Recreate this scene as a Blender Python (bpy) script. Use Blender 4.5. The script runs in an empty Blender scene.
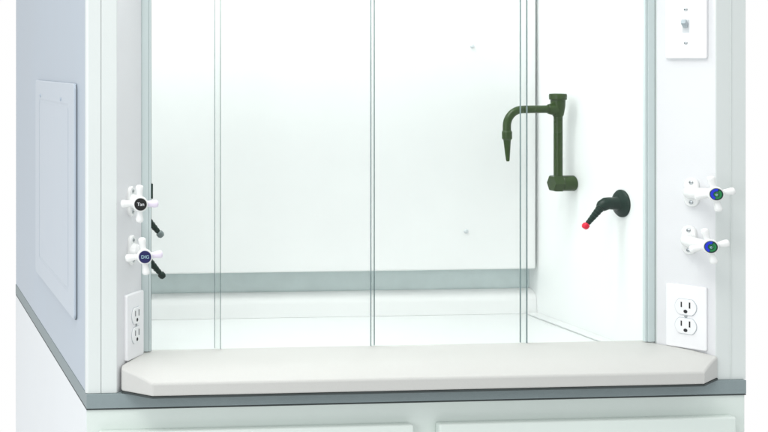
import bpy, bmesh, math, random
from mathutils import Matrix, Vector
R = math.radians
scene = bpy.context.scene
COL = scene.collection

# ------------------------------------------------------------------ camera
cam_d = bpy.data.cameras.new('camera')
cam = bpy.data.objects.new('camera', cam_d); COL.objects.link(cam)
cam.location = (-0.3564, -2.0064, 1.4510)
cam.rotation_euler = (R(90), 0, R(-4.562))
cam_d.sensor_width = 36.0
cam_d.lens = 56.25
cam_d.shift_x = 0.5381                       # a view camera with its back shifted: verticals stay vertical
cam_d.shift_y = -0.1966
cam_d.clip_start = 0.05
cam_d.clip_end = 200
scene.camera = cam

# ------------------------------------------------------------------ studio surroundings: white backdrop, dimmer room
world = bpy.data.worlds.new('World'); scene.world = world
world.use_nodes = True
nt = world.node_tree; nt.nodes.clear()
out = nt.nodes.new('ShaderNodeOutputWorld')
bg = nt.nodes.new('ShaderNodeBackground')
tc = nt.nodes.new('ShaderNodeTexCoord')
sep = nt.nodes.new('ShaderNodeSeparateXYZ')
nt.links.new(tc.outputs['Generated'], sep.inputs[0])
def mapr(sock, a, b):
    m = nt.nodes.new('ShaderNodeMapRange'); m.interpolation_type = 'SMOOTHSTEP'
    m.inputs['From Min'].default_value = a; m.inputs['From Max'].default_value = b
    nt.links.new(sock, m.inputs['Value']); return m.outputs['Result']
def mixc(fac, a, b):
    m = nt.nodes.new('ShaderNodeMix'); m.data_type = 'RGBA'
    nt.links.new(fac, m.inputs['Factor'])
    for s, v in ((m.inputs['A'], a), (m.inputs['B'], b)):
        if isinstance(v, tuple): s.default_value = v
        else: nt.links.new(v, s)
    return m.outputs['Result']
SIDE = (0.44, 0.48, 0.53, 1); ROOM = (0.58, 0.60, 0.60, 1); RIGHT = (0.80, 0.83, 0.85, 1)
side = mixc(mapr(sep.outputs['X'], -0.95, -0.6), SIDE, ROOM)
side = mixc(mapr(sep.outputs['X'], -0.05, 0.55), side, RIGHT)
side = mixc(mapr(sep.outputs['Z'], 0.35, 0.75), side, (1.25, 1.27, 1.26, 1))      # brighter overhead, added to light upward faces
side = mixc(mapr(sep.outputs['Z'], -0.45, -0.02), (0.45, 0.47, 0.47, 1), side)
final = mixc(mapr(sep.outputs['Y'], 0.30, 0.52), side, (1, 1, 1, 1))
nt.links.new(final, bg.inputs['Color'])
bg.inputs['Strength'].default_value = 1.0
nt.links.new(bg.outputs[0], out.inputs[0])

def area(name, loc, target, sx, sy, power, col):
    d = bpy.data.lights.new(name, 'AREA'); d.shape = 'RECTANGLE'
    d.size = sx; d.size_y = sy; d.energy = power; d.color = col
    o = bpy.data.objects.new(name, d); COL.objects.link(o)
    o.location = loc
    o.rotation_euler = (Vector(target) - Vector(loc)).to_track_quat('-Z', 'Y').to_euler()
    return o
area('fill_light', (-2.05, -1.85, 1.45), (1.0, 0.2, 1.15), 1.4, 1.4, 32, (0.98, 0.99, 1.0))  # unseen light from the left, added to brighten the right inner wall
area('key_softbox', (-0.45, -1.15, 3.3), (0.7, 0.1, 1.0), 1.0, 1.0, 27, (1.0, 0.985, 0.96))

scene.view_settings.view_transform = 'Standard'
scene.view_settings.look = 'None'
scene.view_settings.exposure = 0.0
scene.view_settings.gamma = 1.0
scene.render.engine = 'CYCLES'
scene.cycles.max_bounces = 12
scene.cycles.diffuse_bounces = 8
scene.cycles.transparent_max_bounces = 24
scene.render.resolution_x = 1024; scene.render.resolution_y = 576

# ------------------------------------------------------------------ materials
def mat(name, col, rough=0.45, metal=0.0, var=0.015, bump=0.0, bscale=300, spec=0.5, coat=0.0, vscale=6.0):
    m = bpy.data.materials.new(name); m.use_nodes = True
    t = m.node_tree; p = t.nodes['Principled BSDF']
    p.inputs['Roughness'].default_value = rough
    p.inputs['Metallic'].default_value = metal
    p.inputs['Specular IOR Level'].default_value = spec
    p.inputs['Coat Weight'].default_value = coat
    co = t.nodes.new('ShaderNodeTexCoord')
    n = t.nodes.new('ShaderNodeTexNoise'); n.inputs['Scale'].default_value = vscale
    n.inputs['Detail'].default_value = 5; n.inputs['Roughness'].default_value = 0.65
    t.links.new(co.outputs['Object'], n.inputs['Vector'])
    mx = t.nodes.new('ShaderNodeMix'); mx.data_type = 'RGBA'
    mx.inputs['A'].default_value = tuple(max(c * (1 - var * 2), 0) for c in col) + (1,)
    mx.inputs['B'].default_value = tuple(min(c * (1 + var * 2), 1) for c in col) + (1,)
    t.links.new(n.outputs['Fac'], mx.inputs['Factor'])
    t.links.new(mx.outputs['Result'], p.inputs['Base Color'])
    mr = t.nodes.new('ShaderNodeMapRange')
    mr.inputs['To Min'].default_value = max(rough - 0.07, 0.02); mr.inputs['To Max'].default_value = min(rough + 0.07, 1)
    t.links.new(n.outputs['Fac'], mr.inputs['Value']); t.links.new(mr.outputs['Result'], p.inputs['Roughness'])
    if bump:
        b = t.nodes.new('ShaderNodeTexNoise'); b.inputs['Scale'].default_value = bscale
        b.inputs['Detail'].default_value = 3
        t.links.new(co.outputs['Object'], b.inputs['Vector'])
        bp = t.nodes.new('ShaderNodeBump'); bp.inputs['Strength'].default_value = bump
        bp.inputs['Distance'].default_value = 0.001
        t.links.new(b.outputs['Fac'], bp.inputs['Height']); t.links.new(bp.outputs[0], p.inputs['Normal'])
    return m
M = {
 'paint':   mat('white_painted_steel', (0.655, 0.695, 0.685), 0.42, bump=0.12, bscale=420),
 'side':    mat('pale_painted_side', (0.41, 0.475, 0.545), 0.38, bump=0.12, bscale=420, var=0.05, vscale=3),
 'baffle':  mat('baffle_panel', (0.825, 0.828, 0.828), 0.4, bump=0.08, bscale=250),
 'plenum':  mat('slot_back', (0.60, 0.68, 0.68), 0.5, var=0.05, vscale=25),
 'end':     mat('white_end_panel', (0.74, 0.77, 0.79), 0.4, bump=0.1, bscale=420),
 'face':    mat('white_angled_sheet', (0.69, 0.70, 0.715), 0.42, bump=0.12, bscale=420),
 'cover':   mat('pale_access_cover', (0.46, 0.52, 0.585), 0.35, bump=0.12, bscale=420),
 'liner':   mat('white_liner', (0.81, 0.822, 0.82), 0.4, bump=0.08, bscale=250),
 'floor_l': mat('white_work_surface', (0.68, 0.695, 0.695), 0.35, bump=0.1, bscale=200),
 'jamb':    mat('sash_track', (0.56, 0.64, 0.64), 0.35),
 'top':     mat('grey_worktop', (0.225, 0.275, 0.285), 0.5, bump=0.25, bscale=500, var=0.04, vscale=60),
 'cabinet': mat('pale_cabinet', (0.655, 0.72, 0.685), 0.42, bump=0.1, bscale=420),
 'dark_strip':  mat('dark_grey_strip', (0.11, 0.13, 0.135), 0.6),
 'gap_shade':    mat('dark_gap_shade', (0.035, 0.045, 0.045), 0.6),  # shadow tone for the strips under slab and sill
 'foil':    mat('cream_sill', (0.53, 0.53, 0.513), 0.5, bump=0.25, bscale=500, var=0.015, vscale=220),
 'plastic': mat('white_plastic', (0.80, 0.805, 0.82), 0.40, var=0.006),
 'recept':  mat('white_receptacle', (0.79, 0.80, 0.81), 0.35, var=0.006),
 'slot':    mat('black_slot', (0.01, 0.01, 0.012), 0.6),
 'handle':  mat('white_handle', (0.76, 0.77, 0.765), 0.25, var=0.01),
 'lilac':   mat('lilac_plastic', (0.72, 0.66, 0.78), 0.3),
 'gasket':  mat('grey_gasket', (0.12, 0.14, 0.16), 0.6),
 'screw':   mat('screw_steel', (0.42, 0.45, 0.46), 0.3, metal=0.8),
 'olive':   mat('olive_enamel', (0.019, 0.046, 0.004), 0.27, spec=0.28, var=0.01, vscale=6),
 'dark':    mat('dark_green_enamel', (0.004, 0.020, 0.013), 0.33, spec=0.18, var=0.05, vscale=40),
 'grey_t':  mat('grey_tip', (0.16, 0.20, 0.20), 0.4),
 'red':     mat('red_tip', (0.72, 0.004, 0.035), 0.35, spec=0.3),
 'black':   mat('black_cap', (0.008, 0.008, 0.008), 0.35),
 'navy':    mat('navy_cap', (0.012, 0.012, 0.085), 0.35),
 'green':   mat('green_cap', (0.012, 0.20, 0.055), 0.3),
 'blue':    mat('blue_cap', (0.012, 0.03, 0.55), 0.3),
 'dkgreen': mat('dark_cap_print', (0.006, 0.03, 0.025), 0.35),
 'white_i': mat('white_print', (0.75, 0.77, 0.80), 0.5),
 'pale_i':  mat('pale_print', (0.35, 0.55, 0.62), 0.5),
 'floor':   mat('studio_floor', (0.82, 0.83, 0.83), 0.7),
 'frame_t': mat('light_grey_frame', (0.60, 0.63, 0.65), 0.4),
 'toggle':  mat('grey_toggle', (0.36, 0.42, 0.45), 0.35),
}
def glass_mat():
    m = bpy.data.materials.new('sash_glass'); m.use_nodes = True
    t = m.node_tree; t.nodes.clear()
    o = t.nodes.new('ShaderNodeOutputMaterial')
    tr = t.nodes.new('ShaderNodeBsdfTransparent'); tr.inputs[0].default_value = (0.975, 0.985, 0.98, 1)
    gl = t.nodes.new('ShaderNodeBsdfGlossy'); gl.inputs['Roughness'].default_value = 0.02
    fr = t.nodes.new('ShaderNodeFresnel'); fr.inputs[0].default_value = 1.45
    mx = t.nodes.new('ShaderNodeMixShader')
    ge = t.nodes.new('ShaderNodeNewGeometry'); inv = t.nodes.new('ShaderNodeMath'); inv.operation = 'SUBTRACT'; inv.inputs[0].default_value = 1.0
    t.links.new(ge.outputs['Backfacing'], inv.inputs[1])
    mu = t.nodes.new('ShaderNodeMath'); mu.operation = 'MULTIPLY'
    t.links.new(fr.outputs[0], mu.inputs[0]); t.links.new(inv.outputs[0], mu.inputs[1])      # reflect at the outer faces only: the sheet does not bend light
    t.links.new(mu.outputs[0], mx.inputs[0]); t.links.new(tr.outputs[0], mx.inputs[1]); t.links.new(gl.outputs[0], mx.inputs[2])
    t.links.new(mx.outputs[0], o.inputs[0])
    return m
M['glass'] = glass_mat()
M['edge'] = mat('glass_edge', (0.13, 0.18, 0.19), 0.2)

# ------------------------------------------------------------------ mesh helpers
def BM(): return bmesh.new()
def faces_mat(bm, before, mi):
    for f in list(bm.faces)[before:]: f.material_index = mi
def box(bm, x0, x1, y0, y1, z0, z1, mi=0, bev=0.0, seg=2):
    t = bmesh.new()
    v = [t.verts.new((x, y, z)) for z in (z0, z1) for x, y in ((x0, y0), (x1, y0), (x1, y1), (x0, y1))]
    for q in ((3, 2, 1, 0), (4, 5, 6, 7), (0, 1, 5, 4), (1, 2, 6, 5), (2, 3, 7, 6), (3, 0, 4, 7)):
        t.faces.new([v[i] for i in q])
    if bev: bmesh.ops.bevel(t, geom=list(t.edges), offset=bev, segments=seg, profile=0.5, affect='EDGES')
    merge(bm, t, mi=mi)
def merge(bm, t, mat4=None, mi=None):
    if mat4 is not None: bmesh.ops.transform(t, matrix=mat4, verts=t.verts)
    bmesh.ops.recalc_face_normals(t, faces=t.faces)
    vm = {v: bm.verts.new(v.co) for v in t.verts}
    for f in t.faces:
        try: nf = bm.faces.new([vm[v] for v in f.verts])
        except ValueError: continue
        nf.material_index = f.material_index if mi is None else mi
    t.free()
def prism(bm, pts, z0, z1, mi=0, vbev=None, bev=0.0):
    """polygon pts extruded in z; vbev = {corner index: radius} rounds upright edges"""
    t = bmesh.new()
    lo = [t.verts.new((x, y, z0)) for x, y in pts]; hi = [t.verts.new((x, y, z1)) for x, y in pts]
    n = len(pts)
    t.faces.new(lo[::-1]); t.faces.new(hi)
    for i in range(n): t.faces.new([lo[i], lo[(i + 1) % n], hi[(i + 1) % n], hi[i]])
    if vbev:
        for i, r in vbev.items():
            e = [e for e in lo[i].link_edges if e.other_vert(lo[i]) is hi[i]]
            bmesh.ops.bevel(t, geom=e, offset=r, segments=5, profile=0.5, affect='EDGES')
    if bev: bmesh.ops.bevel(t, geom=list(t.edges), offset=bev, segments=2, profile=0.5, affect='EDGES')
    merge(bm, t, mi=mi)
def lathe(bm, prof, M4=Matrix(), seg=32, mi=0):
    """prof = [(radius, height)] turned about local z, closed with flat ends"""
    t = bmesh.new(); rings = []
    for r, h in prof:
        rings.append([t.verts.new((r * math.cos(2 * math.pi * k / seg), r * math.sin(2 * math.pi * k / seg), h)) for k in range(seg)])
    for a, b in zip(rings, rings[1:]):
        for k in range(seg): t.faces.new([a[k], a[(k + 1) % seg], b[(k + 1) % seg], b[k]])
    t.faces.new(rings[0][::-1]); t.faces.new(rings[-1])
    merge(bm, t, M4, mi)
def axis_m(loc, d, up=(0, 0, 1)):
    """frame whose z runs along d"""
    z = Vector(d).normalized(); x = Vector(up).cross(z)
    if x.length < 1e-4: x = Vector((1, 0, 0))
    x.normalize(); y = z.cross(x)
    m = Matrix((x, y, z)).transposed().to_4x4(); m.translation = Vector(loc); return m
def tube(bm, pts, rad, seg=20, mi=0):
    """swept round tube through pts with a radius per point"""
    t = bmesh.new(); P = [Vector(p) for p in pts]; n = len(P)
    if not hasattr(rad, '__len__'): rad = [rad] * n
    T = [(P[min(i + 1, n - 1)] - P[max(i - 1, 0)]).normalized() for i in range(n)]
    ref = Vector((0, 1, 0)) if abs(T[0].y) < 0.9 else Vector((0, 0, 1))
    u = T[0].cross(ref).normalized(); rings = []
    for i in range(n):
        u = (u - T[i] * u.dot(T[i])).normalized(); w = T[i].cross(u)
        rings.append([t.verts.new(P[i] + rad[i] * (u * math.cos(2 * math.pi * k / seg) + w * math.sin(2 * math.pi * k / seg))) for k in range(seg)])
    for a, b in zip(rings, rings[1:]):
        for k in range(seg): t.faces.new([a[k], a[(k + 1) % seg], b[(k + 1) % seg], b[k]])
    t.faces.new(rings[0][::-1]); t.faces.new(rings[-1])
    merge(bm, t, None, mi)
def rrect(w, h, r, n=6):
    p = []
    for cx, cy, a0 in ((w/2-r, h/2-r, 0), (-w/2+r, h/2-r, 90), (-w/2+r, -h/2+r, 180), (w/2-r, -h/2+r, 270)):
        for k in range(n + 1):
            a = R(a0 + 90 * k / n); p.append((cx + r * math.cos(a), cy + r * math.sin(a)))
    return p
def loft(bm, loops, M4=None, mi=0, cap0=True, cap1=True):
    t = bmesh.new(); L = [[t.verts.new(p) for p in lp] for lp in loops]; n = len(L[0])
    for a, b in zip(L, L[1:]):
        for k in range(n): t.faces.new([a[k], a[(k + 1) % n], b[(k + 1) % n], b[k]])
    if cap0: t.faces.new(L[0][::-1])
    if cap1: t.faces.new(L[-1])
    merge(bm, t, M4, mi)
def text_into(bm, s, size, M4, mi, depth=0.0003):
    cu = bpy.data.curves.new('lettering', 'FONT'); cu.body = s; cu.size = size
    cu.align_x = 'CENTER'; cu.align_y = 'CENTER'; cu.extrude = depth; cu.resolution_u = 3
    o = bpy.data.objects.new('lettering', cu); COL.objects.link(o)
    dg = bpy.context.evaluated_depsgraph_get(); me = bpy.data.meshes.new_from_object(o.evaluated_get(dg))
    t = bmesh.new(); t.from_mesh(me); merge(bm, t, M4, mi)
    bpy.data.objects.remove(o); bpy.data.curves.remove(cu); bpy.data.meshes.remove(me)

WM = {}                                         # world matrix of every object built
def obj(name, bm, mats, parent=None, M4=None, smooth=35, label=None):
    """link a bmesh (in the coordinates of M4, world by default) as one mesh object"""
    me = bpy.data.meshes.new(name)
    bm.normal_update()
    if smooth:
        for f in bm.faces: f.smooth = True
        for e in bm.edges:
            if len(e.link_faces) == 2 and e.calc_face_angle(0) > R(smooth): e.smooth = False
    bm.to_mesh(me); bm.free()
    for m in (mats if isinstance(mats, (list, tuple)) else [mats]): me.materials.append(M[m])
    o = bpy.data.objects.new(name, me); COL.objects.link(o)
    if smooth:
        wn = o.modifiers.new('weighted_normals', 'WEIGHTED_NORMAL'); wn.keep_sharp = True; wn.weight = 80
    M4 = M4 or Matrix(); WM[o] = M4
    if parent is not None:
        o.parent = parent; o.matrix_parent_inverse = WM[parent].inverted()
    o.matrix_basis = M4
    if label: o['label'] = label
    return o
def thing(name, label, cat, loc):
    o = bpy.data.objects.new(name, None); COL.objects.link(o)
    o.location = loc; WM[o] = Matrix.Translation(loc); o.empty_display_size = 0.1
    o['label'] = label; o['category'] = cat
    return o

# ------------------------------------------------------------------ setting
b = BM(); box(b, -1.6, 2.8, -1.6, 1.5, -0.05, 0.0)
f = obj('floor', b, 'floor'); f['kind'] = 'structure'

W = 1.18; DEP = 1.027
# ------------------------------------------------------------------ base cabinet
cab = thing('base_cabinet', 'pale cabinet with two drawer fronts standing under the grey worktop', 'cabinet', (W/2, 0.5, 0))
b = BM(); box(b, 0.0012, W-0.0012, 0.0030, DEP-0.004, 0.0, 0.8668, bev=0.0010)
obj('cabinet_body', b, 'cabinet', cab)
for x0 in (0.0002, W-0.0012):
    b = BM(); box(b, x0, x0+0.0010, 0.0050, DEP-0.002, 0.0, 0.8670); obj('end_panel', b, 'end', cab)
for x0, x1 in ((0.0205, 0.5660), (0.6110, 1.1510)):
    b = BM(); box(b, x0, x1, -0.0150, 0.0028, 0.664, 0.8335, bev=0.0040, seg=3)
    obj('drawer_front', b, 'cabinet', cab)

# ------------------------------------------------------------------ worktop
wt = thing('worktop', 'thin grey worktop slab between the white hood and the pale cabinet', 'worktop', (W/2, 0.5, 0.87))
b = BM(); box(b, 0, W, 0, DEP, 0.8695, 0.8940, bev=0.0012)
obj('slab', b, 'top', wt)
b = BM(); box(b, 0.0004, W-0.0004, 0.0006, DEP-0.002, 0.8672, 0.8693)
obj('slab_shade_strip', b, 'gap_shade', wt)  # dark strip painted in for the gap shadow under the slab

# ------------------------------------------------------------------ fume hood
Z0 = 0.8945; ZT = 2.35
hood = thing('fume_hood', 'white laboratory fume hood with sliding glass panes, a green tap and valve handles', 'fume hood', (W/2, 0.5, Z0))

# side skins
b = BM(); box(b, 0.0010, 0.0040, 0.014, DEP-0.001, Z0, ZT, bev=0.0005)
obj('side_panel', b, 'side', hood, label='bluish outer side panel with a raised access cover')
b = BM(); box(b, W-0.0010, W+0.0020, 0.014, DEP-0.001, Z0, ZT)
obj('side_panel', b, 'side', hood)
b = BM(); box(b, 0.004, W-0.004, DEP-0.004, DEP-0.001, Z0, ZT); obj('back_panel', b, 'paint', hood)
b = BM(); box(b, 0.0, W, 0.005, DEP-0.0005, ZT+0.0005, ZT+0.004); obj('roof', b, 'paint', hood)
b = BM(); box(b, 0.060, W-0.060, 0.0055, 0.0085, 1.76, ZT); obj('header_panel', b, 'paint', hood)

# access cover on the left side: a proud plate with rounded corners and an embossed inner field
cy, cz, cw, ch = 0.3555, 1.2080, 0.512, 0.420
b = BM()
def lp(w, h, r, d): return [(-d, -x + cy, y + cz) for x, y in rrect(w, h, r)]
loft(b, [lp(cw, ch, 0.012, 0.0), lp(cw, ch, 0.012, 0.0036), lp(cw-0.003, ch-0.003, 0.011, 0.0050),
         lp(cw-0.010, ch-0.010, 0.009, 0.0050), lp(cw-0.120, ch-0.075, 0.010, 0.0050), lp(cw-0.124, ch-0.079, 0.010, 0.0040),
         lp(cw-0.132, ch-0.087, 0.010, 0.0040), lp(cw-0.136, ch-0.091, 0.010, 0.0050)])
ac = obj('access_cover', b, 'cover', hood, smooth=25)
for dy in (-0.105, 0.175):
    b = BM(); lathe(b, [(0.0035, 0), (0.0035, 0.0012), (0.0022, 0.002)], axis_m((-0.0050, cy + dy, cz + 0.178), (-1, 0, 0)), 12)
    obj('screw', b, 'side', ac)
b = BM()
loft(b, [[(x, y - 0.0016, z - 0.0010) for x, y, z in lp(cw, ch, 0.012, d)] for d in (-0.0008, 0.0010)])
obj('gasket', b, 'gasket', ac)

# corner posts: front face with a folded seam, then an angled face turning in to the opening
FB, BB, BY = 0.053, 0.112, 0.080
def post(sgn):
    X = (lambda x: x) if sgn > 0 else (lambda x: W - x)
    def P(*pts):
        q = [(X(x), y) for x, y in pts]
        return q if sgn > 0 else q[::-1]
    b = BM()
    xo = 0 if sgn > 0 else -0.003
    t = BM(); prism(t, P((xo, 0.005), (0.0252, 0.005), (0.0252, 0.0135), (xo, 0.0135)), Z0, ZT, vbev={0 if sgn > 0 else 3: 0.0055 if sgn > 0 else 0.0015}); merge(b, t)
    prism(b, P((0.0264, 0.0052), (FB, 0.0052), (BB, BY), (BB, 0.0960), (0.070, 0.0960), (0.0264, 0.0300)), Z0, ZT, vbev={1 if sgn > 0 else 4: 0.0016})
    ys = 0.0072 if sgn > 0 else 0.0036          # folded seam: a groove on one post, a raised bead on the other
    prism(b, P((0.0253, ys), (0.0263, ys), (0.0263, 0.0134), (0.0253, 0.0134)), Z0, ZT)
    b.normal_update()
    for f in b.faces:
        if abs(f.normal.x) > 0.70 and f.normal.y < -0.5 and abs(f.normal.z) < 0.1: f.material_index = 1
    return obj('corner_post', b, ['paint', 'face'], hood)
post(1); post(-1)
# sash frame: upright channels behind the posts
def jamb(sgn):
    X = (lambda x: x) if sgn > 0 else (lambda x: W - x)
    b = BM()
    def bx(x0, x1, *a, **k): box(b, min(X(x0), X(x1)), max(X(x0), X(x1)), *a, **k)
    bx(0.1128, 0.1262, 0.0840, 0.0930, 0.9440, 1.76, bev=0.0012)
    bx(0.1266, 0.1308, 0.0855, 0.0930, 0.9440, 1.76, bev=0.0008)
    if sgn > 0: bx(0.1309, 0.1315, 0.0868, 0.0928, 0.9440, 1.76, mi=1)
    bx(0.1120, 0.1127, 0.0846, 0.0925, 0.9430, 1.76, mi=1)  # dark strip drawing the gap between frame and post
    return obj('sash_frame', b, ['jamb', 'dark_strip'], hood)
jl = jamb(1); jamb(-1)
b = BM(); box(b, 0.1316, 0.1345, 0.086, 0.093, 1.214, 1.241, bev=0.001); obj('latch', b, 'dark', jl)
b = BM(); box(b, 0.1128, W-0.1128, 0.086, 0.118, 1.70, 1.758); obj('sash_header', b, 'jamb', hood)

# liner
b = BM()
box(b, 0.086, 0.090, 0.098, 0.664, 0.897, ZT-0.02); obj('liner_wall', b, 'liner', hood)
b = BM(); box(b, 1.115, 1.119, 0.098, 0.664, 0.897, ZT-0.02); obj('liner_wall', b, 'liner', hood)
b = BM(); box(b, 0.086, 1.119, 0.5920, 0.596, 0.897, ZT-0.02); obj('back_wall', b, 'plenum', hood)
b = BM(); box(b, 0.086, 1.119, 0.1402, 0.668, ZT-0.019, ZT-0.015); obj('liner_ceiling', b, 'liner', hood)
b = BM(); box(b, 0.090, 1.115, 0.1075, 0.664, Z0, 0.8968)
box(b, 1.0870, 1.1148, 0.1150, 0.5530, 0.8970, 0.9010, bev=0.0018)
box(b, 0.0902, 0.1180, 0.1150, 0.5530, 0.8970, 0.9010, bev=0.0018)
obj('work_surface', b, 'floor_l', hood)

# baffles
b = BM()
xb0, xb1 = 0.096, 1.1095
pts = []
prof = [(0.568, 1.010), (0.556, 0.9985), (0.552, 0.9985), (0.5495, 1.0010), (0.5490, 1.006), (0.5490, 2.16), (0.568, 2.20)]
def baf(x, ins): return [(x, y + ins, z) for y, z in prof]
loft(b, [baf(xb0, 0.008), baf(xb0+0.004, 0.001), baf(xb0+0.010, 0.0), baf(xb1-0.012, 0.0), baf(xb1-0.005, 0.0012), baf(xb1-0.001, 0.006), baf(xb1, 0.014)])
bf = obj('upper_baffle', b, 'baffle', hood)
for x, z in ((0.9590, 1.493), (0.9450, 1.084)):
    b = BM(); lathe(b, [(0.0048, 0), (0.0048, 0.0016), (0.0034, 0.0032), (0.0015, 0.0036)], axis_m((x, 0.5488, z), (0, -1, 0)), 16)
    obj('bolt', b, 'frame_t', bf)
b = BM()
loft(b, [[(x, 0.5600, 0.8972), (x, 0.5612, 0.9250), (x, 0.5635, 0.9340), (x, 0.5680, 0.9410), (x, 0.5740, 0.9455), (x, 0.5810, 0.9478), (x, 0.5900, 0.9486), (x, 0.5900, 0.8972)] for x in (0.0905, 1.1145)])
obj('lower_baffle', b, 'baffle', hood)
# unseen strip light and housing under the roof, added to brighten the chamber
b = BM(); box(b, 0.14, 1.06, 0.11, 0.41, 2.312, 2.330, bev=0.003); obj('fill_housing', b, 'plastic', hood)
area('chamber_fill', (0.46, 0.26, 2.305), (0.46, 0.261, 0.9), 0.62, 0.28, 9.5, (1.0, 1.0, 0.985))

# sliding glass panes on two tracks
for x0, x1, y0 in ((0.1150, 0.2594, 0.0945), (0.2506, 0.5455, 0.1005), (0.5365, 0.8300, 0.0945), (0.8210, 1.0650, 0.1005)):
    b = BM(); box(b, x0, x1, y0, y0 + 0.005, 0.9432, 1.698)
    b.faces.ensure_lookup_table()
    for fc in b.faces:
        c = fc.calc_center_median()
        if abs(c.x - x0) < 1e-5 or abs(c.x - x1) < 1e-5: fc.material_index = 1
    obj('glass_pane', b, ['glass', 'edge'], hood, smooth=0)

# rounded sill with chamfered ends, fitted between the angled post faces
def sill_x(y, g=0.0):
    if y <= 0.0034: return 0.0600 + (0.0034 - y) / 0.0394 * 0.0445 + g
    if y <= BY: return FB + 0.0018 + (y - 0.005) / (BY - 0.005) * (BB - FB) + g
    return 0.1142
def sill_mesh(stations, zb, g=0.0, bev=0.0):
    b = BM(); t = bmesh.new(); top = []; bot = []
    for y, z in stations:
        x = sill_x(y, g); xr = W - x + (0.0095 * (y + 0.036) / 0.0394 if y <= 0.0034 else 0)
        top.append((t.verts.new((x, y, z)), t.verts.new((xr, y, z)))); bot.append((t.verts.new((x, y, zb)), t.verts.new((xr, y, zb))))
    for k in range(len(stations) - 1):
        t.faces.new((top[k][0], top[k][1], top[k+1][1], top[k+1][0])); t.faces.new((bot[k][0], bot[k+1][0], bot[k+1][1], bot[k][1]))
        for s in (0, 1): t.faces.new((top[k][s], top[k+1][s], bot[k+1][s], bot[k][s]))
    t.faces.new((top[0][0], bot[0][0], bot[0][1], top[0][1])); t.faces.new((top[-1][0], top[-1][1], bot[-1][1], bot[-1][0]))
    bmesh.ops.recalc_face_normals(t, faces=t.faces)
    t.normal_update()
    if bev:
        es = [e for e in t.edges if len(e.link_faces) == 2 and e.calc_face_angle(0) > R(38)]
        bmesh.ops.bevel(t, geom=es, offset=bev, segments=3, profile=0.5, affect='EDGES', clamp_overlap=True)
    merge(b, t); return b
b = sill_mesh(((-0.0360, 0.9190), (-0.0270, 0.9240), (-0.0160, 0.9292), (-0.0060, 0.9330), (0.0034, 0.9360), (0.0160, 0.9388),
               (0.0320, 0.9410), (0.0550, 0.9423), (0.0800, 0.9426), (0.1065, 0.9426)), 0.8976, bev=0.0036)
sill = obj('sill', b, 'foil', hood, smooth=30, label='cream sill with chamfered ends along the front of the opening')
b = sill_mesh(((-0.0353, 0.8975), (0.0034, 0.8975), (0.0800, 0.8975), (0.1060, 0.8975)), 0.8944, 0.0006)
obj('sill_shade_strip', b, 'gap_shade', sill)  # dark strip standing in for the contact shadow below the sill

# ------------------------------------------------------------------ fixtures on the angled post faces
bl = math.hypot(BB-FB, BY-0.005); ux, uy = (BB-FB)/bl, (BY-0.005)/bl
def frame_left(x, z):                            # x on the left face; local x to the viewer's right, y up, z out of the face
    m = Matrix(((ux, 0, uy), (uy, 0, -ux), (0, 1, 0))).to_4x4()
    m.translation = Vector((x, 0.005 + (x-FB)/ux*uy, z)); return m
def frame_right(x, z):
    m = Matrix(((ux, 0, -uy), (-uy, 0, -ux), (0, 1, 0))).to_4x4()
    m.translation = Vector((x, 0.005 + (W-x-FB)/ux*uy, z)); return m

def plate(bm, w, h, d):
    lp = lambda w, h, r, z: [(x, y, z) for x, y in rrect(w, h, r, 4)]
    loft(bm, [lp(w, h, 0.003, 0), lp(w, h, 0.003, d*0.55), lp(w-0.0012, h-0.0012, 0.0028, d*0.85), lp(w-0.0050, h-0.0050, 0.002, d)])
def screw_at(x, y, z, parent, M4, r=0.0032, m='screw'):
    b = BM(); lathe(b, [(r, 0), (r, 0.0006), (r*0.6, 0.0013)], Matrix.Translation((x, y, z)), 14)
    box(b, x-r*0.8, x+r*0.8, y-0.0004, y+0.0004, z+0.0012, z+0.0014, 1)
    return obj('screw', b, [m, 'slot'], parent, M4)
def outlet(M4, label):
    b = BM(); plate(b, 0.066, 0.113, 0.0062)
    o = obj('electrical_outlet', b, 'plastic', hood, M4, label=label)
    for cy in (0.0178, -0.0160):
        b = BM()
        n = 40; pts = []
        for k in range(n):
            a = 2*math.pi*k/n; pts.append((0.0172*math.cos(a), max(-0.0138, min(0.0138, 0.0172*math.sin(a))) + cy))
        loop = lambda s, z: [(x*s, (y-cy)*s + cy, z) for x, y in pts]
        # dark moulding gap round the receptacle, then the face itself
        loft(b, [loop(1.045, 0.0055), loop(1.045, 0.0064)], mi=1)
        loft(b, [loop(1.0, 0.0055), loop(1.0, 0.0080), loop(0.975, 0.0085)], mi=0)
        box(b, -0.0078, -0.0056, cy-0.0005, cy+0.0088, 0.0080, 0.0087, 2)
        box(b, 0.0054, 0.0078, cy-0.0015, cy+0.0094, 0.0080, 0.0087, 2)
        lathe(b, [(0.0032, 0.0080), (0.0032, 0.00875)], Matrix.Translation((0, cy-0.0076, 0)), 16, 2)
        obj('receptacle', b, ['recept', 'toggle', 'slot'], o, M4)
    screw_at(0, 0.0010, 0.0062, o, M4, 0.0026)
    return o
outlet(frame_left(0.0910, 0.9985), 'white duplex outlet on the left post, seen at a steep angle')
outlet(frame_right(1.0985, 0.9990), 'white duplex outlet on the right post, seen nearly face on')

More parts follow.
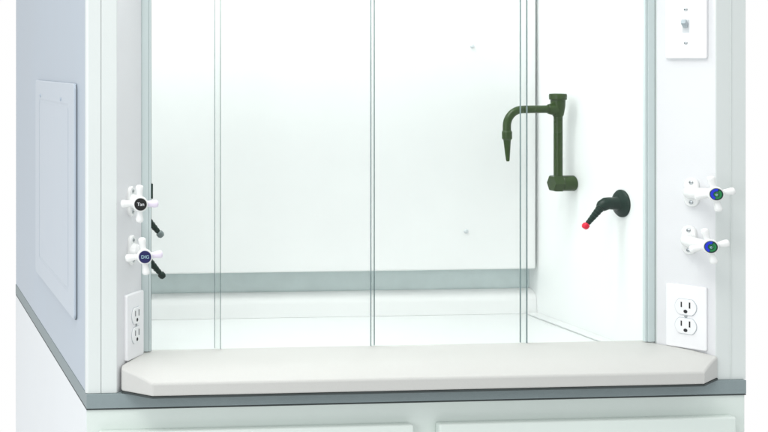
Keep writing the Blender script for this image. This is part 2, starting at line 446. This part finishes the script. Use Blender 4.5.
# light switch
MS = frame_right(1.0985, 1.5205)
b = BM(); plate(b, 0.067, 0.116, 0.0070)
sw = obj('light_switch', b, 'plastic', hood, MS, label='white toggle switch plate near the top of the right post')
b = BM(); box(b, -0.0056, 0.0056, -0.0115, 0.0115, 0.0064, 0.0074, 0, bev=0.0003)
t = BM(); box(t, -0.0040, 0.0040, -0.0045, 0.0045, 0.0, 0.015, 1, bev=0.0012)
merge(b, t, Matrix.Translation((0, 0.001, 0.0070)) @ Matrix.Rotation(R(-30), 4, 'X'), None)
obj('toggle', b, ['frame_t', 'toggle'], sw, MS)
for y in (0.030, -0.030): screw_at(0, y, 0.0070, sw, MS, 0.0030)

# valves
def valve(M4, hub, facing, roll, cap, label, lilac=False):
    """flange on the post face, body reaching out to a four-armed handle at hub (world) that faces along facing"""
    b = BM(); inv = M4.inverted(); h = inv @ Vector(hub); fd = (inv.to_3x3() @ Vector(facing)).normalized()
    lpz = lambda w, hh, r, z: [(x, y, z) for x, y in rrect(w, hh, r, 8)]
    loft(b, [lpz(0.024, 0.052, 0.0118, 0), lpz(0.024, 0.052, 0.0118, 0.0035), lpz(0.021, 0.049, 0.0103, 0.0055)])
    tube(b, [(0, 0, 0.004), (0, 0, 0.014)], [0.0128, 0.0112])
    # body elbow: straight off the face and on to the hub
    base = Vector((0, 0, 0.013)); end = h - fd * 0.014
    mid = base + Vector((0, 0, 0.012))
    pts = [base.lerp(mid, k/4).lerp(mid.lerp(end, k/4), k/4) for k in range(5)]
    tube(b, pts, [0.0108, 0.0102, 0.0098, 0.0094, 0.0085])
    v = obj('valve', b, 'handle', hood, M4, label=label)
    for y in (0.0178, -0.0178):
        screw_at(0, y, 0.0054, v, M4, 0.0036)
    bb = BM(); lathe(bb, [(0.0034, 0), (0.0034, 0.001)], axis_m((0.0035, 0.0050, 0.0142), (0.25, 0.1, 1)), 14); obj('vent_hole', bb, 'slot', v, M4)
    HW = axis_m(hub, facing) @ Matrix.Rotation(R(roll), 4, 'Z')
    b = BM()
    lathe(b, [(0.0085, -0.016), (0.0105, -0.012), (0.0128, -0.004), (0.0134, 0.001), (0.0128, 0.0045), (0.0112, 0.0058)], seg=28)
    for k in range(4):
        a = k * math.pi / 2; d = Vector((math.cos(a), math.sin(a), 0))
        rr = [0.0056, 0.0050, 0.0052, 0.0060, 0.0066, 0.0064, 0.0046, 0.0015]
        tt = [0.006, 0.0125, 0.017, 0.022, 0.026, 0.0288, 0.0308, 0.0316]
        tube(b, [d*s + Vector((0, 0, -0.003 - s*0.06)) for s in tt], rr, 16, 1 if (lilac and k == 0) else 0)
    hd = obj('cross_handle', b, ['handle', 'lilac'], v, HW, smooth=50)
    b = BM()
    lathe(b, [(0.0104, 0.0050), (0.0104, 0.0066), (0.0098, 0.0074)], seg=32)
    I = Matrix.Rotation(R(-roll), 4, 'Z') @ Matrix.Translation((0, 0, 0.0076))
    if cap == 'black':
        text_into(b, 'Tan', 0.0080, I, 1); ms = ['black', 'white_i']
    elif cap == 'navy':
        text_into(b, 'DIG', 0.0078, I, 1); ms = ['navy', 'pale_i']
    else:
        # printed disc: blue on one side, green on the other, dark ring and a pale mark in the middle
        ms = ['dkgreen', 'blue', 'green', 'pale_i']
        def seg(r0, r1, a0, a1, z, mi, n=14):
            t = bmesh.new(); A = [R(a0 + (a1-a0)*k/n) for k in range(n+1)]
            lo = [t.verts.new((r0*math.cos(a), r0*math.sin(a), z)) for a in A]; hi = [t.verts.new((r1*math.cos(a), r1*math.sin(a), z)) for a in A]
            for k in range(n): t.faces.new([lo[k], hi[k], hi[k+1], lo[k+1]])
            for fc in t.faces:
                if fc.normal.z < 0: fc.normal_flip()
            merge(b, t, Matrix.Rotation(R(-roll), 4, 'Z'), mi)
        seg(0.0052, 0.0095, 75, 250, 0.00775, 1); seg(0.0050, 0.0080, -105, 60, 0.00775, 2)
        seg(0.0022, 0.0040, 130, 300, 0.00775, 2); seg(0.0030, 0.0044, -30, 110, 0.00775, 2)
        text_into(b, 'e', 0.0085, I, 3)
    obj('index_cap', b, ms, v, HW)
    return v
valve(frame_left(0.0845, 1.2150), (0.0850, -0.030, 1.2187), (-0.06, -1, 0.02), 0, 'black', 'upper left valve, white handle with a black lettered cap', lilac=True)
valve(frame_left(0.0860, 1.1300), (0.0925, -0.030, 1.1309), (-0.06, -1, 0.02), 7, 'navy', 'lower left valve, white handle with a navy lettered cap', lilac=True)
valve(frame_right(1.1035, 1.2230), (1.1000, -0.030, 1.2267), (-0.42, -1, 0.03), 12, 'two', 'upper right valve, white handle with a blue and green cap')
valve(frame_right(1.1010, 1.1370), (1.0899, -0.030, 1.1356), (-0.42, -1, 0.03), 14, 'two', 'lower right valve, white handle with a blue and green cap')

# ------------------------------------------------------------------ swan-neck tap on the right liner wall
Y = 0.4183; XR = 0.0
b = BM()
lathe(b, [(0.0150, 0), (0.0165, 0.002), (0.0165, 0.028), (0.0150, 0.030)], axis_m((1.1150, Y, 1.2015), (-1, 0, 0)), 32)
lathe(b, [(0.0172, 0.0285), (0.0188, 0.0305), (0.0188, 0.046), (0.0168, 0.0500)], axis_m((1.1150, Y, 1.2015), (-1, 0, 0)), 6)
fa = obj('tap', b, 'olive', hood, label='olive green swan-neck tap mounted on the right inner wall', smooth=30)
b = BM(); tube(b, [(1.0800, Y, 1.205), (1.0800, Y, 1.36)], 0.0088, 24); obj('riser', b, 'olive', fa)
b = BM()
lathe(b, [(0.0088, 1.3420), (0.0110, 1.3450), (0.0142, 1.3640), (0.0146, 1.3760), (0.0146, 1.3775), (0.0172, 1.3785), (0.0176, 1.3875), (0.0164, 1.3905), (0.0120, 1.3908), (0.0105, 1.3880)],
      Matrix.Translation((1.0796, Y, 0)), 32)
tube(b, [(1.0796, Y, 1.3580), (1.0660, Y, 1.3580), (1.0585, Y, 1.3580), (1.0570, Y, 1.3580)], [0.0125, 0.0122, 0.0104, 0.0090])
obj('hub', b, 'olive', fa)
b = BM()
pts = [(1.062, Y, 1.3580), (1.03, Y, 1.3578), (1.006, Y, 1.3576)]
for k in range(1, 13):
    a = R(90 * k / 12); pts.append((1.002 - 0.0345*math.sin(a), Y, 1.3230 + 0.0345*math.cos(a)))
pts += [(0.9675, Y, 1.312)]
tube(b, pts, 0.0082, 22)
obj('spout', b, 'olive', fa)
b = BM()
tube(b, [(0.9676, Y, 1.3135), (0.9678, Y, 1.3100), (0.9680, Y, 1.2965), (0.9681, Y, 1.2930), (0.9688, Y, 1.2700), (0.9696, Y, 1.2510), (0.9697, Y, 1.2485)],
     [0.0084, 0.0101, 0.0099, 0.0074, 0.0054, 0.0036, 0.0026], 22)
obj('nozzle', b, 'olive', fa, smooth=18)

# ------------------------------------------------------------------ gas nozzles on the liner walls
def gas_nozzle(x, y, z, sg, tipmat, ky, label, bodylen=0.037, flange=True):
    """sg = -1 on the right wall (points left), +1 on the left wall"""
    b = BM(); A = axis_m((x, y, z), (sg, 0, 0))
    lathe(b, [(0.0272, 0), (0.0272, 0.003), (0.0245, 0.0062), (0.0165, 0.0088), (0.0135, 0.0105), (0.0122, 0.016), (0.0120, 0.024)], A, 36)
    e = Vector((x + sg*bodylen, y, z))
    tip = Vector((x + sg*0.0785, y + ky, z - 0.0475)); d = (tip - e).normalized()
    tube(b, [Vector((x + sg*0.018, y, z)), Vector((x + sg*0.026, y, z + 0.0005)), Vector((x + sg*(bodylen-0.004), y, z)), e + d*0.006, e + d*0.012], [0.0118, 0.0120, 0.0124, 0.0115, 0.0090], 24)
    o = obj('gas_nozzle', b, 'dark', hood, label=label)
    L = (tip - e).length; b = BM(); pr = []
    r0, r1 = 0.0084, 0.0048; n = 7
    for k in range(n):
        s0 = 0.008 + (L - 0.017)*k/n; s1 = 0.008 + (L - 0.017)*(k + 0.9)/n
        ra = r0 + (r1 - r0)*k/n
        pr += [(ra, s0), (ra*0.78, s1)]
    lathe(b, pr, axis_m(e, d), 24); obj('hose_barb', b, 'dark', o, smooth=20)
    b = BM(); lathe(b, [(0.0044, L-0.0105), (0.0066, L-0.0085), (0.0068, L-0.003), (0.0046, L+0.0005), (0.002, L+0.0012)], axis_m(e, d), 20)
    obj('tip', b, tipmat, o)
    return o
gas_nozzle(1.115, 0.2549, 1.1775, -1, 'red', 0.0, 'dark green hose nozzle with a red tip on the right inner wall')
gas_nozzle(0.0900, 0.160, 1.1845, 1, 'grey_t', 0.0, 'upper left hose nozzle, dark with a grey tip, behind the left post')
gas_nozzle(0.0930, 0.160, 1.1090, 1, 'dark', 0.0, 'lower left hose nozzle, all dark, behind the left post')
